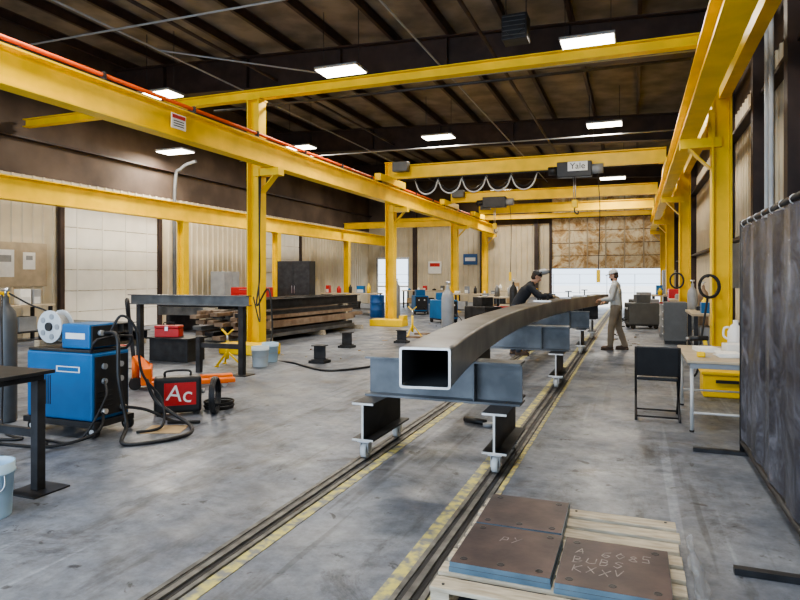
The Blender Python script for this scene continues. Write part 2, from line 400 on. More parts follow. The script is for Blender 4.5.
crane(30.0,-1.0,False,0)
b=B('warning_sign'); b.box(-7.165,-7.155,8.15,8.5,4.08,4.33,WHITE); b.box(-7.155,-7.15,8.17,8.48,4.25,4.31,RED)
for z in (4.12,4.16,4.20): b.box(-7.155,-7.152,8.2,8.45,z,z+.015,BLACK)
b.done()
# ------------------------------------------------------------ light fixtures
LIGHTS=[(-.9,13.1,6.4),(-6.4,12.9,6.4),(-11.7,12.9,6.4),(-.9,20.4,6.4),(-6.3,20.2,6.4),(-11.6,20.0,6.4),(-.9,28.3,5.9),(-6.2,30.5,5.9),(-11.3,27.6,6.1),(-13.9,16.0,5.65),(-.9,5,6.4),(-6.4,5,6.4),(-11.7,5,6.4)]
for x,y,z in LIGHTS:
    b=B('high_bay_light'); b.box(x-.54,x+.54,y-.32,y+.32,z,z+.06,GREY,.01); b.box(x-.51,x+.51,y-.29,y+.29,z-.02,z,LENS)
    for k in (-.45,.45): b.cyl((x+k,y,z+.06),(x+k,y,roofz(x+k)-.01),.008,STEELD,6)
    b.done()
    la=bpy.data.lights.new('fixture_glow','AREA'); la.shape='RECTANGLE'; la.size=1.0; la.size_y=.55; la.energy=235 if y>10 else 190; la.color=(1,.92,.80)
    o=bpy.data.objects.new('fixture_glow',la); COL.objects.link(o); o.location=(x,y,z-.03)
b=B('unit_heater'); x,y,z=-2.2,12.2,6.25
b.box(x-.25,x+.25,y-.2,y+.2,z,z+.5,STEELD,.02); b.cyl((x,y-.2,z+.25),(x,y-.24,z+.25),.19,BLACK)
for k in range(5): b.box(x-.22,x+.22,y-.26,y-.24,z+.06+k*.09,z+.07+k*.09,DGREY)
for k in (-.2,.2): b.cyl((x+k,y,z+.5),(x+k,y,roofz(x+k)-.01),.012,STEELD,6)
b.done()
# ------------------------------------------------------------ curved box beam
b=B('curved_box_girder')
K=.0130; YM=9.3; XM=-1.67; n=60; Y0,Y1=3.79,17.4; W,H,T=.34,.27,.016; zb=.872
def gx(y): return XM+K*(y-YM)**2
def sec(w,h,r):
    P=[]
    for cx,cz,a0 in ((w/2-r,h/2-r,0),(-w/2+r,h/2-r,90),(-w/2+r,-h/2+r,180),(w/2-r,-h/2+r,270)):
        for k in range(4): a=math.radians(a0+k*30); P.append((cx+r*math.cos(a),cz+r*math.sin(a)))
    return P
so=sec(W,H,.022); si=sec(W-2*T,H-2*T,.01); RO=[];RI=[]
for i in range(n+1):
    y=Y0+(Y1-Y0)*i/n; x=gx(y); t=V((2*K*(y-YM),1,0)).normalized(); r=V((t.y,-t.x,0)); c=V((x,y,zb+H/2))
    RO.append([b.bm.verts.new(c+r*p+V((0,0,q))) for p,q in so]); RI.append([b.bm.verts.new(c+r*p+V((0,0,q))) for p,q in si])
i1=b.mi(STEELG); i2=b.mi(STEELG); i3=b.mi(BRIGHT)
for R,idx,fl in ((RO,i1,0),(RI,i2,1)):
    for a,c in zip(R,R[1:]):
        for k in range(16):
            q=[a[k],a[(k+1)%16],c[(k+1)%16],c[k]]
            f=b.bm.faces.new(q[::-1] if fl else q); f.material_index=idx; f.smooth=(k%4!=3)
for e in (0,-1):
    for k in range(16):
        f=b.bm.faces.new([RO[e][k],RO[e][(k+1)%16],RI[e][(k+1)%16],RI[e][k]]); f.material_index=i3
girder=b.done()
# ------------------------------------------------------------ carts
def cart(yc,mat=STEELB):
    b=B('rolling_beam_cart')
    for x in (-2.2,-1.05):
        b.ibeam((x,yc-.45,.345),(x,yc+.45,.345),.33,.2,STEELD,.018)
        b.box(x-.1,x+.1,yc-.4505,yc-.45,.492,.51,BRIGHT); b.box(x-.1,x+.1,yc-.4505,yc-.45,.18,.198,BRIGHT); b.box(x-.009,x+.009,yc-.4505,yc-.45,.198,.492,BRIGHT)
        for yy in (yc-.38,yc+.38):
            b.box(x-.055,x+.055,yy-.055,yy+.055,.165,.18,CHROME)
            for s in (-1,1): b.box(x+s*.035-.003,x+s*.035+.003,yy-.035,yy+.045,.07,.165,CHROME)
            b.cyl((x-.025,yy,.087),(x+.025,yy,.087),.064,LGREY,24); b.cyl((x-.027,yy,.087),(x+.027,yy,.087),.03,STEELD,16); b.cyl((x-.045,yy,.087),(x+.045,yy,.087),.01,CHROME,10)
    b.ibeam((-2.32,yc,.69),(-.9,yc,.69),.36,.26,mat,.018)
    b.box(-1.3-.006,-1.3+.006,yc-.12,yc+.12,.53,.85,mat)
    b.done()
cart(5.3); cart(9.4); cart(13.6); cart(16.9,STEELD)
# ------------------------------------------------------------ pallet with plates
b=B('wooden_pallet'); x0,x1,y0,y1=-.9,.22,2.76,4.0
for x in (x0,(x0+x1)/2-.045,x1-.09): b.box(x,x+.09,y0,y1,.02,.12,WOOD)
n=8; w=.115
for i in range(n):
    y=y0+(y1-y0-w)*i/(n-1); b.box(x0-random.uniform(0,.02),x1+random.uniform(0,.02),y,y+w,.12,.142,WOOD,.003)
for y in (y0,(y0+y1)/2-.05,y1-.1): b.box(x0,x1,y,y+.1,0,.02,WOOD)
for k,(xx,yy) in enumerate([(x,y) for x in (x0+.05,x1-.05,-.34) for y in (2.8,3.97)]): b.cyl((xx,yy,.142),(xx,yy,.145),.008,STEELD,8)
b.done()
GL={'A':[[(0,0),(.5,1),(1,0)],[(.2,.4),(.8,.4)]],'B':[[(0,0),(0,1),(.7,.9),(.7,.6),(0,.5),(.9,.4),(.8,.05),(0,0)]],'U':[[(0,1),(.05,.15),(.5,0),(.95,.2),(1,1)]],
 'S':[[(.95,.9),(.4,1),(.05,.75),(.9,.35),(.6,0),(0,.1)]],'K':[[(0,0),(0,1)],[(.9,1),(0,.45),(1,0)]],'X':[[(0,0),(1,1)],[(0,1),(1,0)]],'V':[[(0,1),(.5,0),(1,1)]],
 '6':[[(.9,1),(.2,.7),(0,.2),(.5,0),(.9,.3),(.5,.5),(.1,.35)]],'0':[[(.5,1),(0,.5),(.5,0),(1,.5),(.5,1)]],'8':[[(.5,.5),(.1,.8),(.5,1),(.9,.8),(.5,.5),(0,.2),(.5,0),(1,.2),(.5,.5)]],'5':[[(.9,1),(.1,1),(.05,.55),(.8,.5),(.8,.05),(0,0)]],
 'p':[[(0,-.3),(.1,.7)],[(.1,.6),(.8,.6),(.7,.1),(.05,.1)]],'y':[[(0,.7),(.4,.2)],[(.9,.7),(.1,-.4)]]}
def chalk(lines,h,x0,y0,z,par):
    b=B('chalk_marks'); rr=random.Random(3)
    for li,l in enumerate(lines):
        x=x0+rr.uniform(-.02,.03)
        for ch in l:
            dy=rr.uniform(-.012,.012)
            for st in GL.get(ch,[]):
                P=[(x+(px*.6+py*.12)*h+rr.uniform(-.004,.004),y0+dy-li*h*1.5+py*h+rr.uniform(-.005,.005)) for px,py in st]
                for (a,c),(d,e) in zip(P,P[1:]):
                    b.bar((a,c,z),(d,e,z),.005,.0006,CHALK)
            x+=h*.95
    b.done(parent=par)
def plate(x0,x1,y0,y1,z,rz,txt=None):
    b=B('steel_base_plate'); cx,cy=(x0+x1)/2,(y0+y1)/2; w,h=(x1-x0)/2,(y1-y0)/2
    for j in range(2):
        zz=z+j*.026
        b.box(-w+j*.004,w-j*.003,-h,h-j*.004,zz,zz+.024,PLEDGE)
        b.box(-w+j*.004+.001,w-j*.003-.001,-h+.001,h-j*.004-.001,zz+.024,zz+.025,RUST)
    zt=z+.051
    for sx in (-.75,0,.75):
        for sy in (-.78,.78):
            if sx==0 and sy>0: continue
            b.lathe((sx*w,sy*h,zt),[(.019,.0),(.019,.0008),(.013,.0012),(.0125,.0003)],BLACK,14)
    ob=b.done(loc=(cx,cy,0),rz=rz)
    if txt: chalk(txt,.066,-.18 if len(txt)>1 else -.05,.08,zt+.0003,ob)
    return ob
plate(-.86,-.375,3.465,3.955,.142,.01)
plate(-.86,-.365,2.93,3.45,.142,-.005,['py'])
plate(-.35,.16,2.9,3.44,.142,.0,['A 6085','BUBS','KXXV'])
b=B('plastic_wrap_sheet')
G=[]
for i in range(9):
    rr=[]
    for j in range(16):
        y=2.95+j*.055; x=.262+.07*(i/8)+.02*math.sin(j*1.3+i)+.015*random.random(); z=.17-.02*i+.018*math.sin(j*2.1+i*.7)
        rr.append(b.bm.verts.new((x,y,max(z,.004))))
    G.append(rr)
for a,c in zip(G,G[1:]):
    for k in range(15):
        f=b.bm.faces.new([a[k],a[k+1],c[k+1],c[k]]); f.material_index=b.mi(PLASTW); f.smooth=True
b.done()
# ------------------------------------------------------------ right side: screen, table, chair
b=B('welding_screen'); X=.9
for y in (2.6,6.25): b.cyl((X,y,.04),(X,y,2.1),.022,STEELD,12)
b.cyl((X,2.6,2.08),(X,6.25,2.08),.02,STEELD,12); b.cyl((X,2.6,.12),(X,6.25,.12),.02,STEELD,12)
for y in (3.75,6.25): b.box(X-.4,X+.35,y-.025,y+.025,0,.035,STEELD)
b.cyl((X,3.75,.02),(X,3.75,.12),.02,STEELD,12); b.box(X-.03,X+.03,2.58,2.64,0,.05,STEELD)
ny,nz=40,16; G=[]
for i in range(ny+1):
    y=2.65+3.55*i/ny; G.append([b.bm.verts.new((X+.012*math.sin(i*.9)+.008*math.sin(i*2.3+j*.3),y,.15+1.9*j/nz)) for j in range(nz+1)])
for a,c in zip(G,G[1:]):
    for k in range(nz):
        f=b.bm.faces.new([a[k],a[k+1],c[k+1],c[k]]); f.material_index=b.mi(VINYL); f.smooth=True
for i in range(12): b.ring((X,2.8+i*.3,2.07),.03,.004,CHROME,(0,1,0),10)
b.done(recalc=False)
b=B('work_table'); x0,x1,y0,y1=.5,1.28,6.95,8.5
b.box(x0,x1,y0,y1,.715,.745,TAN,.006); b.box(x0+.03,x1-.03,y0+.03,y1-.03,.66,.714,GREY)
for x in (x0+.05,x1-.05):
    for y in (y0+.06,y1-.06): b.cyl((x,y,0),(x,y,.66),.018,LGREY,12); b.cyl((x,y,0),(x,y,.02),.024,BLACK,12)
for y in (y0+.06,y1-.06): b.cyl((x0+.05,y,.2),(x1-.05,y,.2),.012,LGREY,8)
b.done()
b=B('paper_stack')
for i in range(7): b.box(.82,1.04,7.3,7.6,.746+i*.006,.751+i*.006,PAPER,0,random.uniform(-.15,.15))
b.box(.66,.88,7.75,8.05,.746,.79,PAPER,0,.2); b.box(.95,1.15,7.75,8.0,.746,.84,WHITE,.004,.1)
b.done()
b=B('plastic_jug'); b.lathe((1.12,8.25,.746),[(.08,0),(.088,.02),(.088,.2),(.06,.27),(.03,.3),(.03,.34)],WHITE); b.tube([(1.05,8.25,1.0),(1.0,8.25,.99),(.99,8.25,.9),(1.035,8.25,.86)],.012,WHITE); b.done()
b=B('tape_measure'); b.box(.62,.70,7.25,7.33,.746,.80,YEL,.012); b.box(.70,.76,7.28,7.30,.75,.754,LGREY); b.done()
b=B('hand_drill'); b.cyl((.62,8.2,.86),(.82,8.25,.86),.03,BLACK); b.cyl((.58,8.19,.86),(.62,8.2,.86),.018,CHROME); b.bar((.78,8.24,.86),(.80,8.24,.77),.03,.04,YEL); b.box(.74,.86,8.19,8.29,.746,.78,BLACK,.005); b.done()
b=B('spray_bottle'); b.lathe((1.16,7.9,.85),[(.035,0),(.035,.13),(.014,.18),(.014,.2)],RED,16); b.box(1.10,1.19,7.885,7.915,1.05,1.085,BLACK,.004); b.done()
b=B('folding_chair')
x0,x1=.01,.46
for x in (x0,x1):
    b.tube([(x,7.40,.82),(x,7.48,.45),(x,7.86,.0)],.013,STEELD,sm=6); b.tube([(x,7.84,.46),(x,7.62,.25),(x,7.38,0)],.013,STEELD,sm=6)
b.box(x0+.01,x1-.01,7.45,7.86,.44,.475,BLACK,.012)
b.obox(V(((x0+x1)/2,7.41,.66)),[V((1,0,0)),V((0,.98,.2)).normalized(),V((0,-.2,.98)).normalized()],(.22,.014,.17),BLACK,.01)
b.cyl((x0,7.40,.81),(x1,7.40,.81),.012,STEELD,8); b.cyl((x0,7.42,.04),(x1,7.42,.04),.01,STEELD,8); b.cyl((x0,7.83,.04),(x1,7.83,.04),.01,STEELD,8)
b.done()
b=B('yellow_storage_tote'); b.box(.85,1.42,9.1,9.55,0,.3,YEL,.02); b.box(.83,1.44,9.08,9.57,.3,.34,YEL,.01); b.box(1.0,1.27,9.06,9.08,.2,.24,BLACK); b.done()
b=B('electrical_panel'); b.box(1.6,1.76,6.75,7.15,2.25,2.75,GREY,.01); b.box(1.585,1.6,6.79,7.11,2.3,2.71,LGREY,.005); b.box(1.56,1.585,6.81,6.85,2.45,2.55,BLACK); b.cyl((1.7,6.95,2.75),(1.7,6.95,5.5),.025,LGREY,8); b.box(1.76,1.97,6.85,7.05,2.35,2.41,BROWN); b.done()
b=B('electrical_panel'); b.box(1.62,1.82,12.4,12.8,1.4,2.2,GREY,.01); b.box(1.6,1.62,12.43,12.77,1.45,2.15,LGREY,.005); b.box(1.8,1.98,12.5,12.7,1.7,1.8,BROWN); b.done()
# ------------------------------------------------------------ small-object functions
def gascyl(x,y,h,r,mat):
    b=B('gas_cylinder'); b.lathe((x,y,0),[(r*.9,0),(r,.02),(r,h*.8),(r*.85,h*.87),(r*.4,h*.92),(r*.3,h*.94),(r*.3,h*.98),(r*.15,h)],mat,20)
    b.cyl((x,y,h),(x,y,h+.06),.015,CHROME,8); b.cyl((x-.05,y,h+.06),(x+.05,y,h+.06),.02,CHROME,8); b.done()
def pail(x,y,r,h,mat,full=False):
    b=B('plastic_pail'); b.lathe((x,y,0),[(r*.86,0),(r*.88,.01),(r*.97,h*.8),(r*1.04,h*.81),(r*1.04,h*.84),(r,h*.85),(r*1.02,h),(r*.95,h),(r*.93,h*.9),(r*.84,.02)],mat)
    b.tube([(x-r,y,h*.82),(x-r*1.1,y-.04,h*.55),(x,y-r*1.15,h*.42),(x+r*1.1,y-.04,h*.55),(x+r,y,h*.82)],.004,CHROME,6); b.done()
pail(-4.04,2.86,.155,.36,PAILB)
pail(-6.27,9.4,.155,.36,PAILW); pail(-6.45,10.0,.155,.36,PAILB); pail(.35,22,.15,.36,PAILW)
gascyl(-6.5,4.8,1.4,.11,DGREY); gascyl(-6.8,4.7,1.5,.115,STEELD)
gascyl(-3.9,13.2,1.42,.14,GREY)
b=B('steel_bench')
b.box(-6.0,-4.1,2.6,3.42,.875,.9,STEELD,.003); b.box(-5.95,-4.14,2.66,3.36,.83,.875,STEELD)
for x,y in ((-4.18,3.34),(-5.8,3.34),(-5.8,2.68)):
    b.box(x-.035,x+.035,y-.035,y+.035,.012,.83,STEELD,.004); b.box(x-.15,x+.15,y-.15,y+.15,0,.012,STEELD)
b.box(-5.8,-4.2,3.32,3.36,.4,.46,STEELD)
b.done()
# ------------------------------------------------------------ welding machine on cart
b=B('wire_feed_welder'); x0,x1,y0,y1=-5.92,-5.02,4.6,5.08
b.box(x0,x1,y0,y1,.16,.84,BLUE,.02); b.box(x0-.03,x1+.05,y0-.02,y1+.02,.10,.16,STEELD,.005)
b.box(x1,x1+.012,y0+.03,y1-.03,.2,.8,BLACK)
for k in range(4): b.box(x1+.012,x1+.02,y0+.06,y0+.24,.28+k*.05,.30+k*.05,STEELD)
for yy,zz in ((y0+.13,.7),(y0+.34,.7),(y0+.13,.55),(y0+.34,.55)): b.cyl((x1+.012,yy,zz),(x1+.04,yy,zz),.03,GREY,14)
for yy in (y0+.12,y0+.36): b.cyl((x1+.012,yy,.25),(x1+.06,yy,.25),.028,BRIGHT,12)
for k in range(8): b.box(x0+.12+k*.03,x0+.13+k*.03,y0-.004,y0,.3,.6,BLACK)
b.box(x0+.42,x1-.16,y0-.003,y0,.64,.70,WHITE); b.box(x0+.44,x1-.18,y0-.004,y0-.003,.65,.69,BLUE)
b.box(x0+.01,x1-.01,y0+.01,y1-.01,.84,.865,BLACK,.005)
for xx in (x1+.0,x0+.08):
    for yy in (y0+.02,y1-.02): b.cyl((xx,yy-.025,.065),(xx,yy+.025,.065),.062,RUBBER,20); b.cyl((xx,yy-.03,.065),(xx,yy+.03,.065),.03,LGREY,12); b.box(xx-.02,xx+.02,yy-.04,yy+.04,.09,.12,STEELD)
b.box(-5.5,-5.12,y0+.06,y1-.06,.87,1.12,BLUE,.015); b.box(-5.12,-5.10,y0+.08,y1-.08,.89,1.10,BLACK)
b.box(-5.44,-5.18,y0+.056,y0+.06,.97,1.03,WHITE)
b.cyl((-5.1,y0+.17,1.03),(-5.06,y0+.17,1.03),.03,GREY,12)
b.cyl((-5.72,y0+.10,1.08),(-5.72,y0+.12,1.08),.17,LGREY,28); b.cyl((-5.72,y0+.24,1.08),(-5.72,y0+.26,1.08),.17,LGREY,28)
b.cyl((-5.72,y0+.12,1.08),(-5.72,y0+.24,1.08),.12,BRIGHT,24); b.cyl((-5.72,y0+.08,1.08),(-5.72,y0+.10,1.08),.045,BLACK,16)
for a in range(5):
    th=a*1.257; b.cyl((-5.72+.11*math.cos(th),y0+.093,1.08+.11*math.sin(th)),(-5.72+.11*math.cos(th),y0+.1,1.08+.11*math.sin(th)),.03,GREY,12)
b.bar((-5.72,y0+.3,.86),(-5.72,y0+.3,1.1),.05,.03,STEELD); b.cyl((-5.72,y0+.26,1.08),(-5.72,y0+.32,1.08),.02,STEELD,8)
b.tube([(x1-.03,y0+.02,.84),(x1+.05,y0+.02,.98),(x1+.05,y1-.02,.98),(x1-.03,y1-.02,.84)],.012,STEELD,sm=3)
b.done()
b=B('welding_cable')
b.tube([(-5.06,4.8,1.03),(-4.85,4.75,1.0),(-4.78,4.7,.6),(-4.7,4.72,.15),(-4.5,4.5,.022),(-4.2,4.9,.022),(-4.4,5.3,.022),(-4.8,5.25,.25),(-4.9,5.2,.5)],.02,BLACK)
b.tube([(-4.96,4.96,.25),(-4.8,5.1,.2),(-4.6,5.3,.05),(-4.45,5.5,.018),(-4.75,5.35,.018)],.016,RUBBER)
b.tube([(-5.0,4.72,.25),(-4.85,4.5,.1),(-5.1,4.2,.018),(-5.8,4.1,.018),(-6.2,4.2,.018),(-6.6,4.0,.018)],.015,RUBBER)
b.tube([(-5.7,4.9,.95),(-5.95,4.9,1.2),(-6.2,4.85,1.3),(-6.45,4.8,1.42)],.01,RUBBER)
b.tube([(-6.5,4.75,1.4),(-6.3,4.6,1.1),(-6.15,4.5,.5),(-6.0,4.4,.05),(-5.6,4.3,.018),(-6.0,4.15,.018)],.014,BLACK)
b.tube([(-4.96,4.7,.55),(-4.85,4.6,.4),(-4.95,4.4,.05),(-5.3,4.35,.018),(-5.6,4.45,.018),(-5.2,4.25,.018)],.012,BLACK)
b.tube([(-5.06,4.85,1.0),(-4.95,4.9,1.2),(-4.85,5.0,1.05),(-4.82,5.05,.6),(-4.7,5.2,.3),(-4.6,5.1,.05),(-4.75,4.9,.018)],.014,BLACK)
b.done()
b=B('suitcase_wire_feeder')
b.box(-.26,.26,-.12,.12,.03,.44,BLACK,.03); b.box(-.15,.2,-.125,-.12,.12,.38,RED); b.tube([(-.14,0,.44),(-.12,0,.5),(.12,0,.5),(.14,0,.44)],.014,BLACK,sm=4)
for k in (-.2,.2): b.box(k-.03,k+.03,-.1,.1,0,.03,BLACK)
b.cyl((.26,0,.25),(.3,0,.25),.03,CHROME)
sf=b.done(loc=(-5.0,5.8,0),rz=.72)
text('label_text','Ac',.26,(.02,-.1265,.245),(math.pi/2,.15,0),WHITE,sf)
b=B('air_hose_coil')
for i in range(4): b.ring((-4.72,6.2,.02+.024*i),.16+.012*(i%2),.012,RUBBER)
for i in range(5): b.ring((-4.62+.015*i,5.95,.22),.2+.008*(i%2),.011,BLACK,(1,.5,0))
b.done()
b=B('cardboard_sheet'); b.box(-4.8,-4.4,4.98,5.32,0,.006,CARD,0,.4); b.done()
def jack():
    b=B('pallet_jack')
    for s in (-1,1):
        b.box(s*.2-.08,s*.2+.08,.15,1.3,.06,.12,ORANGE,.01); b.cyl((s*.2-.04,1.15,.04),(s*.2+.04,1.15,.04),.04,LGREY,14)
        b.box(s*.2-.05,s*.2+.05,1.08,1.2,.05,.07,ORANGE)
    b.box(-.28,.28,.02,.16,.08,.32,ORANGE,.02); b.bar((-.2,.1,.3),(0,-.05,.46),.12,.04,ORANGE); b.bar((.2,.1,.3),(0,-.05,.46),.12,.04,ORANGE)
    b.cyl((0,-.06,.1),(0,-.06,.45),.05,ORANGE)
    for s in (-1,1): b.cyl((s*.04,-.06,.085),(s*.11,-.06,.085),.085,RUBBER,20)
    b.bar((0,-.08,.4),(0,-.14,1.0),.05,.05,STEELD)
    b.tube([(0,-.14,1.0),(-.1,-.15,1.04),(-.15,-.16,1.16),(-.13,-.17,1.27),(.13,-.17,1.27),(.15,-.16,1.16),(.1,-.15,1.04),(0,-.14,1.0)],.022,BLACK,sm=4)
    b.bar((0,-.14,1.0),(0,-.17,1.25),.04,.04,BLACK)
    return b.done(loc=(-6.62,6.9,0),rz=-.85)
jack()
# ------------------------------------------------------------ steel racks and stacks
b=B('steel_sawhorse_rack')
for x in (-8.1,-5.98):
    b.box(x-.045,x+.045,8.4,8.49,.012,1.12,STEELD); b.box(x-.15,x+.15,8.3,8.6,0,.012,STEELD)
b.box(-6.87,-5.93,8.42,8.48,.42,.5,STEELD); b.box(-6.87,-6.79,8.4,8.48,0,.6,STEELD)
b.ibeam((-8.3,8.445,1.21),(-5.85,8.445,1.21),.17,.17,STEEL,.014)
b.done()
b=B('steel_bar_stack')
for x in (.4,2.8,5): b.box(x-.05,x+.05,-2.2,.1,0,.12,WOOD)
cols=[RUSTB,STEEL,RUSTB,STEELD,RUSTB]
z=.12
for lay in range(6):
    yy=-2.1
    while yy<-.3:
        w=random.choice((.12,.2,.26)); L0=random.uniform(-.6,.3); L1=random.uniform(4.4,5.4)
        b.box(L0,L1,yy,yy+w,z,z+.09,random.choice(cols),.005); yy+=w+random.uniform(.01,.12)
    z+=.09
    if lay%2:
        for x in (.5,4.2): b.box(x-.04,x+.04,-2.1,0,z,z+.05,WOOD)
        z+=.05
for k in (-1.9,-1.4,-.9): b.ibeam((.0,k,z+.12),(5.2,k,z+.12),.24,.2,STEELD,.015)
b.done(loc=(-10.4,12.5,0),rz=math.radians(86))
b=B('steel_tube_stack')
for x in (-12.6,-11.2): b.box(x-.06,x+.06,14.2,15.5,0,.5,STEELD)
for i in range(4): b.box(-13.0,-10.8+random.uniform(-.1,.1),14.25+i*.31,14.25+i*.31+.28,.5,.74,STEEL,.01)
for i in range(3): b.box(-13.0,-10.9+random.uniform(-.1,.1),14.3+i*.34,14.3+i*.34+.3,.75,.98,STEELD,.01)
b.done()
b=B('steel_channel_stack')
for x in (-12.8,-11.2): b.box(x-.08,x+.08,10.2,11.8,0,.15,WOOD)
for i in range(5): b.ibeam((-13.0,10.4+i*.27,.25),(-10.8,10.4+i*.27,.25),.2,.22,STEELD,.015)
for i in range(3): b.ibeam((-12.9,10.55+i*.3,.45),(-10.9,10.55+i*.3,.45),.2,.24,STEEL,.015)
b.done()
b=B('steel_billet_box'); b.box(-8.7,-7.8,9.3,9.8,0,.42,STEELD,.01); b.box(-8.75,-7.75,9.25,9.85,.42,.45,STEELD,.005); b.done()
def toolbox(x,y,z,m,rz):
    b=B('hand_tool_box'); b.box(-.24,.24,-.11,.11,0,.16,m,.01); b.box(-.245,.245,-.115,.115,.165,.22,m,.015); b.tube([(-.1,0,.22),(-.09,0,.27),(.09,0,.27),(.1,0,.22)],.01,BLACK,sm=3); b.box(-.03,.03,-.125,-.115,.12,.2,CHROME); b.done(loc=(x,y,z),rz=rz)
toolbox(-8.4,9.5,.45,RED,.3); toolbox(-9.3,10.6,0,BLUE,.5); toolbox(-9.9,9.6,0,RED,.2)
for (x,y,s) in ((-5.5,10.2,.28),(-6.1,12.6,.3),(-5.3,14.0,.26)):
    b=B('steel_support_block'); b.ibeam((x-.12,y,s/2+.05),(x+.12,y,s/2+.05),s,s*.8,STEELD,.018); b.box(x-.16,x+.16,y-.14,y+.14,0,.05,STEELD); b.done()
b=B('column_guard'); b.box(-8.1,-6.9,10.62,11.1,0,.22,YEL,.02); b.done()
b=B('column_guard'); b.box(-8.1,-6.95,18.4,18.95,0,.22,YEL,.02); b.box(-7.1,-6.95,18.5,18.9,.22,.35,YEL,.01); b.done()
def stand(x,y,h):
    b=B('adjustable_pipe_stand')
    for a in range(3):
        t=a*2.094+.3; b.bar((x,y,h*.45),(x+.24*math.cos(t),y+.24*math.sin(t),.02),.03,.03,YEL); b.box(x+.24*math.cos(t)-.03,x+.24*math.cos(t)+.03,y+.24*math.sin(t)-.03,y+.24*math.sin(t)+.03,0,.02,YEL)
    b.cyl((x,y,.12),(x,y,h*.8),.03,YEL,12); b.cyl((x,y,h*.8),(x,y,h),.02,CHROME,10)
    b.bar((x,y,h),(x-.12,y,h+.1),.04,.02,YEL); b.bar((x,y,h),(x+.12,y,h+.1),.04,.02,YEL); b.done()
stand(-6.9,9.3,.55); stand(-5.6,15.6,.7)
b=B('power_cable')
b.tube([(-7.50,11.2,3.75),(-7.48,11.18,2.5),(-7.42,11.1,1.6),(-7.42,11.0,1.0),(-7.0,10.8,1.35),(-6.85,10.7,.5),(-6.75,10.4,.018),(-5.9,9.9,.018),(-4.8,9.3,.018),(-4.3,10.5,.018),(-5.0,11.5,.018)],.018,BLACK)
b.tube([(-7.46,11.2,3.75),(-7.44,11.12,2.2),(-7.38,11.02,1.3),(-7.05,10.55,.7),(-7.2,10.55,1.2)],.014,BLACK)
b.done()
b=B('hand_grinder'); b.cyl((-3.15,7.0,.04),(-2.9,7.05,.045),.032,BLACK); b.cyl((-2.88,7.05,.0),(-2.88,7.05,.05),.06,GREY); b.done()
b=B('hand_grinder'); b.cyl((-1.75,6.6,.035),(-1.5,6.5,.035),.032,BLACK); b.cyl((-1.47,6.49,.0),(-1.47,6.49,.04),.055,GREY); b.done()
b=B('scrap_offcuts'); rr=random.Random(11)
for i in range(80):
    x=rr.uniform(-7,-2.6); y=rr.uniform(9.8,20)
    if rr.random()<.2: x=rr.uniform(-.7,.1); y=rr.uniform(15,19)
    s=rr.uniform(.02,.07); b.box(x,x+s*rr.uniform(1,3),y,y+s,0,rr.uniform(.008,.03),rr.choice((STEELD,RUSTB,CARD,WOOD,BRIGHT,STEELD)),0,rr.uniform(0,3))
for i in range(6):
    x=rr.uniform(-6.5,-4); y=rr.uniform(14.6,19.5); b.box(x,x+rr.uniform(.4,1.1),y,y+.09,0,.05,rr.choice((WOOD,STEELD,RUSTB)),0,rr.uniform(-.4,.4))
b.done(loc=(0,0,0))
# ------------------------------------------------------------ cabinets, benches
def cabinet(name,x,y,w,d,h,mat,n,rz=0,dr=True):
    b=B(name); b.box(-w/2,w/2,-d/2,d/2,.08,h,mat,.01); b.box(-w/2+.02,w/2-.02,-d/2+.02,d/2-.02,0,.08,BLACK)
    if dr:
        hh=(h-.12)/n
        for i in range(n):
            b.box(-w/2+.02,w/2-.02,-d/2-.012,-d/2,.1+i*hh+.006,.1+(i+1)*hh-.006,mat,.003); b.box(-w/4,w/4,-d/2-.03,-d/2-.012,.1+i*hh+hh*.7,.1+i*hh+hh*.76,CHROME)
    else:
        for s in (-1,1):
            b.box(min(s*.006,s*(w/2-.015)),max(s*.006,s*(w/2-.015)),-d/2-.015,-d/2,.1,h-.03,mat,.003); b.box(s*.05-.01,s*.05+.01,-d/2-.04,-d/2-.015,h*.45,h*.58,CHROME)
    return b.done(loc=(x,y,0),rz=rz)
def bench(x,y,w,d,rz=0,top=TAN,leg=STEELD,stuff=True):
    b=B('workbench'); b.box(-w/2,w/2,-d/2,d/2,.86,.91,top,.005)
    for sx in (-1,1):
        for sy in (-1,1): b.box(sx*(w/2-.08)-.035,sx*(w/2-.08)+.035,sy*(d/2-.08)-.035,sy*(d/2-.08)+.035,0,.86,leg)
    b.box(-w/2+.06,w/2-.06,-d/2+.08,d/2-.08,.22,.25,leg)
    if stuff:
        xx=-w/2+.15
        while xx<w/2-.3:
            s=random.uniform(.12,.35); hh=random.uniform(.08,.42); m=random.choice((BLACK,GREY,RED,BLUE,WHITE,CARD,YEL,STEEL))
            if random.random()<.5: b.box(xx,xx+s,-.12,.12,.91,.91+hh,m,.01); b.box(xx+.02,xx+s-.02,-.125,-.12,.93,.91+hh*.5,LGREY)
            else: b.lathe((xx+s/2,0,.91),[(s*.3,0),(s*.3,hh*.7),(s*.12,hh*.85),(s*.12,hh)],m,14)
            xx+=s+random.uniform(.05,.3)
        xx=-w/2+.2
        while xx<w/2-.5: s=random.uniform(.3,.5); b.box(xx,xx+s,-.2,.2,.25,.25+random.uniform(.2,.4),random.choice((BLACK,CARD,RED,GREY)),.01); xx+=s+.1
    return b.done(loc=(x,y,0),rz=rz)
cabinet('tool_chest',-12.2,17.8,1.3,.55,1.25,RED,6,.1); cabinet('storage_cabinet',-12.0,20.4,1.3,.6,2.2,STEELD,2,.15,False)
cabinet('storage_cabinet',-14.2,19.0,.9,.6,1.8,GREY,2,math.pi/2,False)
cabinet('tool_chest',.9,16.2,.6,.5,1.0,DGREY,5,-math.pi/2); cabinet('tool_chest',1.3,22.4,.9,.5,1.2,RED,5,-math.pi/2)
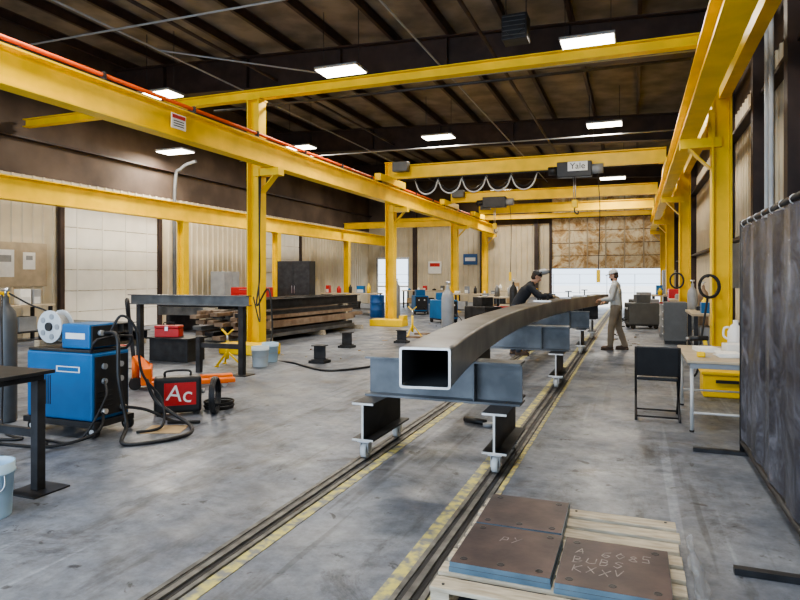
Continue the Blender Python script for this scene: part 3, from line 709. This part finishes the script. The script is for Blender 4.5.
cabinet('storage_cabinet',1.4,29.5,1.0,.5,1.9,GREY,2,-math.pi/2,False)
bench(-9.9,30.5,3.0,.8); bench(-5.6,31.5,2.4,.8); bench(-11.5,24.2,2.6,.8,.1); bench(-6.2,25.0,2.0,.8); bench(-4.4,21.5,1.6,.7)
bench(-14.3,10.2,2.8,.8,math.pi/2); bench(-14.3,6.0,2.8,.8,math.pi/2); bench(1.3,13.6,1.6,.6,math.pi/2); bench(1.3,21.0,1.2,.6,math.pi/2); bench(.9,26,1.6,.6,math.pi/2)
def drum(x,y,m):
    b=B('steel_drum'); P=[(.28,0),(.29,.01)]
    for z in (.29,.58): P+=[(.285,z-.03),(.3,z),(.285,z+.03)]
    P+=[(.285,.86),(.295,.88),(.27,.88),(.27,.865)]
    b.lathe((x,y,0),P,m); b.done()
drum(-9.6,22.6,DRUMB); drum(.9,17.9,GREY); drum(-3.4,26.5,STEELD)
gascyl(1.35,17.0,1.45,.12,GREY); gascyl(1.62,17.3,1.4,.12,RUSTB); gascyl(-8.9,22.2,1.45,.12,DRUMB); gascyl(-8.6,22.2,1.45,.12,GREY); gascyl(-3.6,19.5,1.45,.12,STEELD)
def machine(x,y,rz,m):
    b=B('welding_machine'); b.box(-.3,.3,-.45,.45,.14,.8,m,.02); b.box(-.26,.26,-.46,-.45,.2,.75,BLACK); b.box(-.2,.2,-.2,.2,.8,1.05,m,.015)
    for sx in (-1,1):
        for sy in (-1,1): b.cyl((sx*.28-.025,sy*.34,.07),(sx*.28+.025,sy*.34,.07),.07,RUBBER,16)
    b.box(-.3,.3,-.42,.42,.1,.14,STEELD)
    for k in (-.12,.12): b.cyl((k,-.46,.62),(k,-.49,.62),.035,LGREY,12)
    b.tube([(.1,-.46,.3),(.2,-.7,.2),(.1,-.9,.03),(-.3,-.8,.03),(-.4,-.4,.03)],.018,BLACK)
    b.done(loc=(x,y,0),rz=rz)
machine(-8.7,25.2,.5,BLUE); machine(-6.3,20.8,.9,BLUE); machine(.2,20.6,-1.3,DGREY); machine(-3.9,16.6,.9,STEELD); machine(.3,24,-1.2,GREY)
b=B('hose_bundle')
for i in range(7): b.ring((1.12,11.12-.02*i,1.45),.17+.010*(i%3),.012,BLACK if i%2 else RUBBER,(.9,1,0))
for i in range(5): b.ring((1.1,18.95-.02*i,1.5),.2+.012*(i%3),.014,BLACK,(.8,1,0))
b.tube([(1.1,11.1,1.25),(1.0,11.0,.6),(.9,10.9,.02),(.6,11.6,.02),(.4,12.2,.02),(.3,13.2,.02)],.016,BLACK)
b.cyl((1.1,11.0,1.61),(1.1,11.25,1.61),.02,STEELD); b.cyl((1.1,18.8,1.69),(1.1,19.15,1.69),.02,STEELD)
b.done()
b=B('pegboard'); b.box(XL+.035,XL+.06,9.3,12.2,1.35,2.5,TAN)
for y0,z0,w,h,m in ((9.6,1.7,.45,.6,PAPER),(10.2,1.55,.4,.45,PAPER),(10.75,1.6,.5,.7,WHITE),(11.5,1.8,.35,.45,PAPER)): b.box(XL+.06,XL+.07,y0,y0+w,z0,z0+h,m); b.box(XL+.07,XL+.072,y0+.08,y0+w-.08,z0+h*.55,z0+h*.8,GREY)
b.done()
b=B('wall_sign'); b.box(-9.1,-8.3,YF-.08,YF-.045,2.3,2.9,DRUMB); b.box(-9.0,-8.4,YF-.085,YF-.08,2.5,2.7,WHITE); b.done()
b=B('wall_sign'); b.box(-11.2,-10.4,YF-.08,YF-.045,1.8,2.5,WHITE); b.box(-11.1,-10.5,YF-.085,YF-.08,2.2,2.4,RED); b.done()
b=B('clamp_set'); z=zb+H
for y in (11.6,13.6,15.2):
    x=gx(y)
    b.box(x-.16,x+.16,y-.05,y+.05,z,z+.025,BRIGHT); b.cyl((x+.1,y,z+.02),(x+.1,y,z+.14),.014,STEELD,8); b.box(x+.03,x+.17,y-.015,y+.015,z+.14,z+.16,STEELD)
b.done()
# ------------------------------------------------------------ people
def remesh(b,vox,smooth=4):
    bmesh.ops.recalc_face_normals(b.bm,faces=b.bm.faces)
    me=bpy.data.meshes.new('t'); b.bm.to_mesh(me); b.bm.free()
    ob=bpy.data.objects.new('t',me); COL.objects.link(ob)
    m=ob.modifiers.new('r','REMESH'); m.mode='VOXEL'; m.voxel_size=vox; m.use_smooth_shade=True
    if smooth:
        s=ob.modifiers.new('s','SMOOTH'); s.iterations=smooth; s.factor=.5
    dg=bpy.context.evaluated_depsgraph_get(); dg.update()
    nm=bpy.data.meshes.new_from_object(ob.evaluated_get(dg)); bpy.data.objects.remove(ob)
    return nm
def attach(name,me,mats,par):
    me.materials.clear()
    for m in mats: me.materials.append(m)
    for p in me.polygons: p.use_smooth=True
    o=bpy.data.objects.new(name,me); COL.objects.link(o); o.parent=par; return o
def hand(name,wr,d,pn,side,par,mat,curl=.55):
    d=V(d).normalized(); pn=V(pn); pn=(pn-d*pn.dot(d)).normalized(); s=V(side); s=(s-d*s.dot(d)-pn*s.dot(pn)).normalized()
    b=B('h'); W=V(wr); R=Matrix((s,d,pn)).transposed()
    b.ell(W+d*.05,(.042,.055,.017),SKIN,R); b.cap(W-d*.02,.028,W+d*.03,.027,SKIN,10)
    for i,(o,L) in enumerate(((.030,.075),(.010,.083),(-.010,.077),(-.030,.060))):
        p=W+d*.085+s*o; a=0; r=.0095
        for k,f in enumerate((.45,.32,.23)):
            a+=curl*(1,1.2,.8)[k]*.8; dd=(d*math.cos(a)+pn*math.sin(a)+s*o*2).normalized(); q=p+dd*L*f; b.cap(p,r,q,r*.93,SKIN,8); p=q; r*=.93
    p=W+d*.025+s*.032
    for dd,L,r in (((d*.6+s*.8+pn*.2),.035,.012),((d*.85+s*.35+pn*.4),.03,.0105),((d*.9+pn*.5),.022,.0095)):
        dd=dd.normalized(); q=p+dd*L; b.cap(p,r,q,r*.93,SKIN,8); p=q
    return attach(name,remesh(b,.004,1),[mat],par)
def person(name,J,loc,rz,sc,shirt,pants,handmat,hd,hat,headtilt,headyaw=0):
    root=bpy.data.objects.new(name,None); COL.objects.link(root); root.location=loc; root.rotation_euler=(0,0,rz); root.scale=(sc,)*3
    b=B('body'); caps=[]
    def C(a,ra,c,rc,l):
        a=V(a);c=V(c); b.cap(a,ra,c,rc,SKIN,14); caps.append((a,ra,c,rc,l))
    pel,wa,ch,nb,nt=[V(J[k]) for k in ('pel','waist','chest','nb','nt')]
    X=V((1,0,0))
    C(pel-X*.075,.118,pel+X*.075,.118,1); C(pel-X*.06,.122,wa-X*.06,.114,0); C(pel+X*.06,.122,wa+X*.06,.114,0)
    C(wa-X*.06,.114,ch-X*.078,.122,0); C(wa+X*.06,.114,ch+X*.078,.122,0); C(ch-X*.078,.122,nb-X*.07,.075,0); C(ch+X*.078,.122,nb+X*.07,.075,0); C(ch,.12,nb,.085,0)
    C(nb,.062,nt,.056,2)
    for s in ('L','R'):
        sh,el,wr=V(J[s+'sh']),V(J[s+'el']),V(J[s+'wr'])
        C(nb-V((0,0,.02)),.07,sh,.068,0); C(sh,.068,el,.053,0); C(el,.053,el.lerp(wr,.88),.040,0); C(el.lerp(wr,.9),.03,wr,.027,2)
        hi,kn,an=V(J[s+'hip']),V(J[s+'kn']),V(J[s+'an'])
        C(hi,.102,kn,.074,1); mid=kn.lerp(an,.3); C(kn,.074,mid,.072,1); C(mid,.072,an,.062,1)
    me=remesh(b,.011,4)
    idx=[]
    for p in me.polygons:
        c=p.center; best=1e9;l=0
        for a,ra,q,rq,lab in caps:
            ab=q-a; t=max(0,min(1,(c-a).dot(ab)/max(ab.length_squared,1e-9))); dd=(c-(a+ab*t)).length-(ra+(rq-ra)*t)
            if lab==2 and ab.z>.0 and (c-nb).dot(ab)<.035*ab.length: dd+=.05
            if dd<best-.001: best=dd;l=lab
        idx.append(l)
    o=attach('clothed_body',me,[shirt,pants,SKIN],root)
    for p,l in zip(me.polygons,idx): p.material_index=l
    for s in ('L','R'):
        an=V(J[s+'an']); f=V(J.get(s+'toe',(0,1,0))).normalized(); sd=V((f.y,-f.x,0)); R=Matrix((sd,f,V((0,0,1)))).transposed()
        bb=B('k'); bb.cap((an.x,an.y,an.z+.03),.054,(an.x,an.y,.06),.05,SKIN,12); bb.ell(V((an.x,an.y,.055))+f*.03,(.048,.10,.05),SKIN,R); bb.ell(V((an.x,an.y,.045))+f*.12,(.05,.085,.042),SKIN,R)
        bb.obox(V((an.x,an.y,.013))+f*.065,[sd,f,V((0,0,1))],(.044,.135,.013),SKIN)
        attach('boot_'+s,remesh(bb,.008,2),[LEATH],root)
    hb=B('hd'); hb.ell((0,-.012,.02),(.074,.092,.095),SKIN); hb.ell((0,.022,-.04),(.056,.062,.07),SKIN); hb.ell((0,.05,-.085),(.03,.026,.022),SKIN)
    hb.cap((0,.082,.01),.010,(0,.100,-.028),.015,SKIN,10); hb.cap((-.04,.072,.03),.011,(.04,.072,.03),.011,SKIN,10)
    for s in (-1,1): hb.ell((s*.075,-.01,-.005),(.01,.02,.032),SKIN); hb.ell((s*.038,.062,-.025),(.02,.018,.018),SKIN)
    hb.ell((0,.078,-.058),(.026,.012,.008),SKIN); hb.cap((0,-.02,-.04),.052,(0,-.012,-.08),.05,SKIN,12)
    hm=remesh(hb,.006,2); ho=attach('head',hm,[SKIN],root)
    Rm=Matrix.Rotation(headyaw,4,'Z')@Matrix.Rotation(-headtilt,4,'X'); ho.matrix_local=Matrix.Translation(V(hd))@Rm
    fb=B('face_details')
    for s in (-1,1): fb.ell((s*.031,.081,.008),(.013,.008,.007),WHITE,seg=10); fb.ell((s*.031,.088,.008),(.006,.004,.006),BLACK,seg=8); fb.cap((s*.018,.087,.03),.004,(s*.046,.08,.028),.003,HAIR,6)
    fb.ell((0,.088,-.06),(.022,.006,.004),LIPS,seg=10)
    fb.done(parent=ho)
    hr=B('hair'); hr.ell((0,-.03,.03),(.080,.083,.088),HAIR)
    if hat=='cap': hr.ell((0,.05,-.075),(.05,.045,.045),HAIR)
    hr.ell((0,-.045,-.03),(.073,.06,.06),HAIR); hr.done(parent=ho)
    if hat=='cap':
        h=B('cap'); n=[(.098,.035),(.100,.05),(.094,.09),(.07,.122),(.03,.136),(.005,.138)]
        h.lathe((0,-.012,0),n,LGREY,24); h.ell((0,.105,.045),(.07,.065,.008),LGREY); h.ell((0,-.012,.138),(.008,.008,.006),LGREY,seg=8); h.done(parent=ho)
    else:
        h=B('welding_helmet_raised'); h.ring((0,-.012,.05),.1,.008,BLACK)
        h.ell((0,.07,.155),(.105,.12,.065),GREY,Matrix.Rotation(.6,3,'X')); h.box(-.05,.05,.15,.19,.185,.23,BLACK,.004); h.cap((-.1,0,.05),.018,(-.09,.03,.12),.014,BLACK,8); h.cap((.1,0,.05),.018,(.09,.03,.12),.014,BLACK,8); h.ell((0,-.015,.07),(.09,.1,.07),BLACK); h.done(parent=ho)
    for s,sg in (('L',-1),('R',1)):
        wr,el=V(J[s+'wr']),V(J[s+'el']); d=J.get(s+'hd',(wr-el)); hand('hand_'+s,wr,d,J.get(s+'pn',(0,0,-1)),J.get(s+'th',(-sg,0,.2)),root,handmat,J.get('curl',.5))
    return root
J2=dict(pel=(0,0,.94),waist=(0,.005,1.09),chest=(0,.02,1.28),nb=(0,.02,1.44),nt=(0,.045,1.53),
 Lsh=(-.185,.01,1.40),Rsh=(.185,.01,1.40),Lel=(-.25,.05,1.13),Rel=(.25,.02,1.13),Lwr=(-.15,.28,1.10),Rwr=(.17,.25,1.06),
 Lhip=(-.095,0,.90),Rhip=(.095,0,.90),Lkn=(-.12,.08,.50),Rkn=(.12,-.02,.50),Lan=(-.13,.10,.10),Ran=(.13,-.16,.10))
person('worker',J2,(-.38,14.3,0),math.radians(80),1.0,SHIRTG,KHAKI,SKIN,(0,.06,1.635),'cap',.3)
J1=dict(pel=(0,-.06,.94),waist=(0,.0,1.09),chest=(0,.12,1.26),nb=(0,.22,1.39),nt=(0,.285,1.465),
 Lsh=(-.185,.19,1.36),Rsh=(.185,.19,1.36),Lel=(-.26,.38,1.17),Rel=(.26,.40,1.18),Lwr=(-.12,.60,1.175),Rwr=(.14,.63,1.175),
 Lhip=(-.095,-.06,.90),Rhip=(.095,-.06,.90),Lkn=(-.13,.0,.50),Rkn=(.12,.03,.49),Lan=(-.15,-.12,.10),Ran=(.14,-.02,.10),curl=.35)
person('worker',J1,(-2.22,12.7,0),math.radians(-78),1.03,SHIRTK,DENIM,GLOVE,(0,.34,1.555),'helmet',.5)
# ------------------------------------------------------------ world, lights, camera
w=bpy.data.worlds.new('World'); S.world=w; w.use_nodes=True; bg=w.node_tree.nodes['Background']; bg.inputs[0].default_value=(.72,.85,1,1); bg.inputs[1].default_value=2.4
def area(name,loc,rot,sx,sy,e,col):
    la=bpy.data.lights.new(name,'AREA'); la.shape='RECTANGLE'; la.size=sx; la.size_y=sy; la.energy=e; la.color=col
    o=bpy.data.objects.new(name,la); COL.objects.link(o); o.location=loc; o.rotation_euler=rot; return o
area('daylight_bay_door',(-5,-3.6,2.8),(math.radians(80),0,0),11,4.5,640,(.60,.77,1))
su=bpy.data.lights.new('sun','SUN'); su.energy=5; su.angle=.02; su.color=(1,.96,.9); so_=bpy.data.objects.new('sun',su); COL.objects.link(so_); so_.rotation_euler=(math.radians(-38),0,math.radians(15)); so_.location=(0,60,30)
cam=bpy.data.cameras.new('camera'); co=bpy.data.objects.new('camera',cam); COL.objects.link(co)
co.location=(0,0,1.6); co.rotation_euler=(math.pi/2,0,math.radians(20.9)); cam.lens=36*615/800; cam.sensor_width=36; cam.shift_y=-23/800; cam.clip_start=.05; cam.clip_end=300
S.camera=co
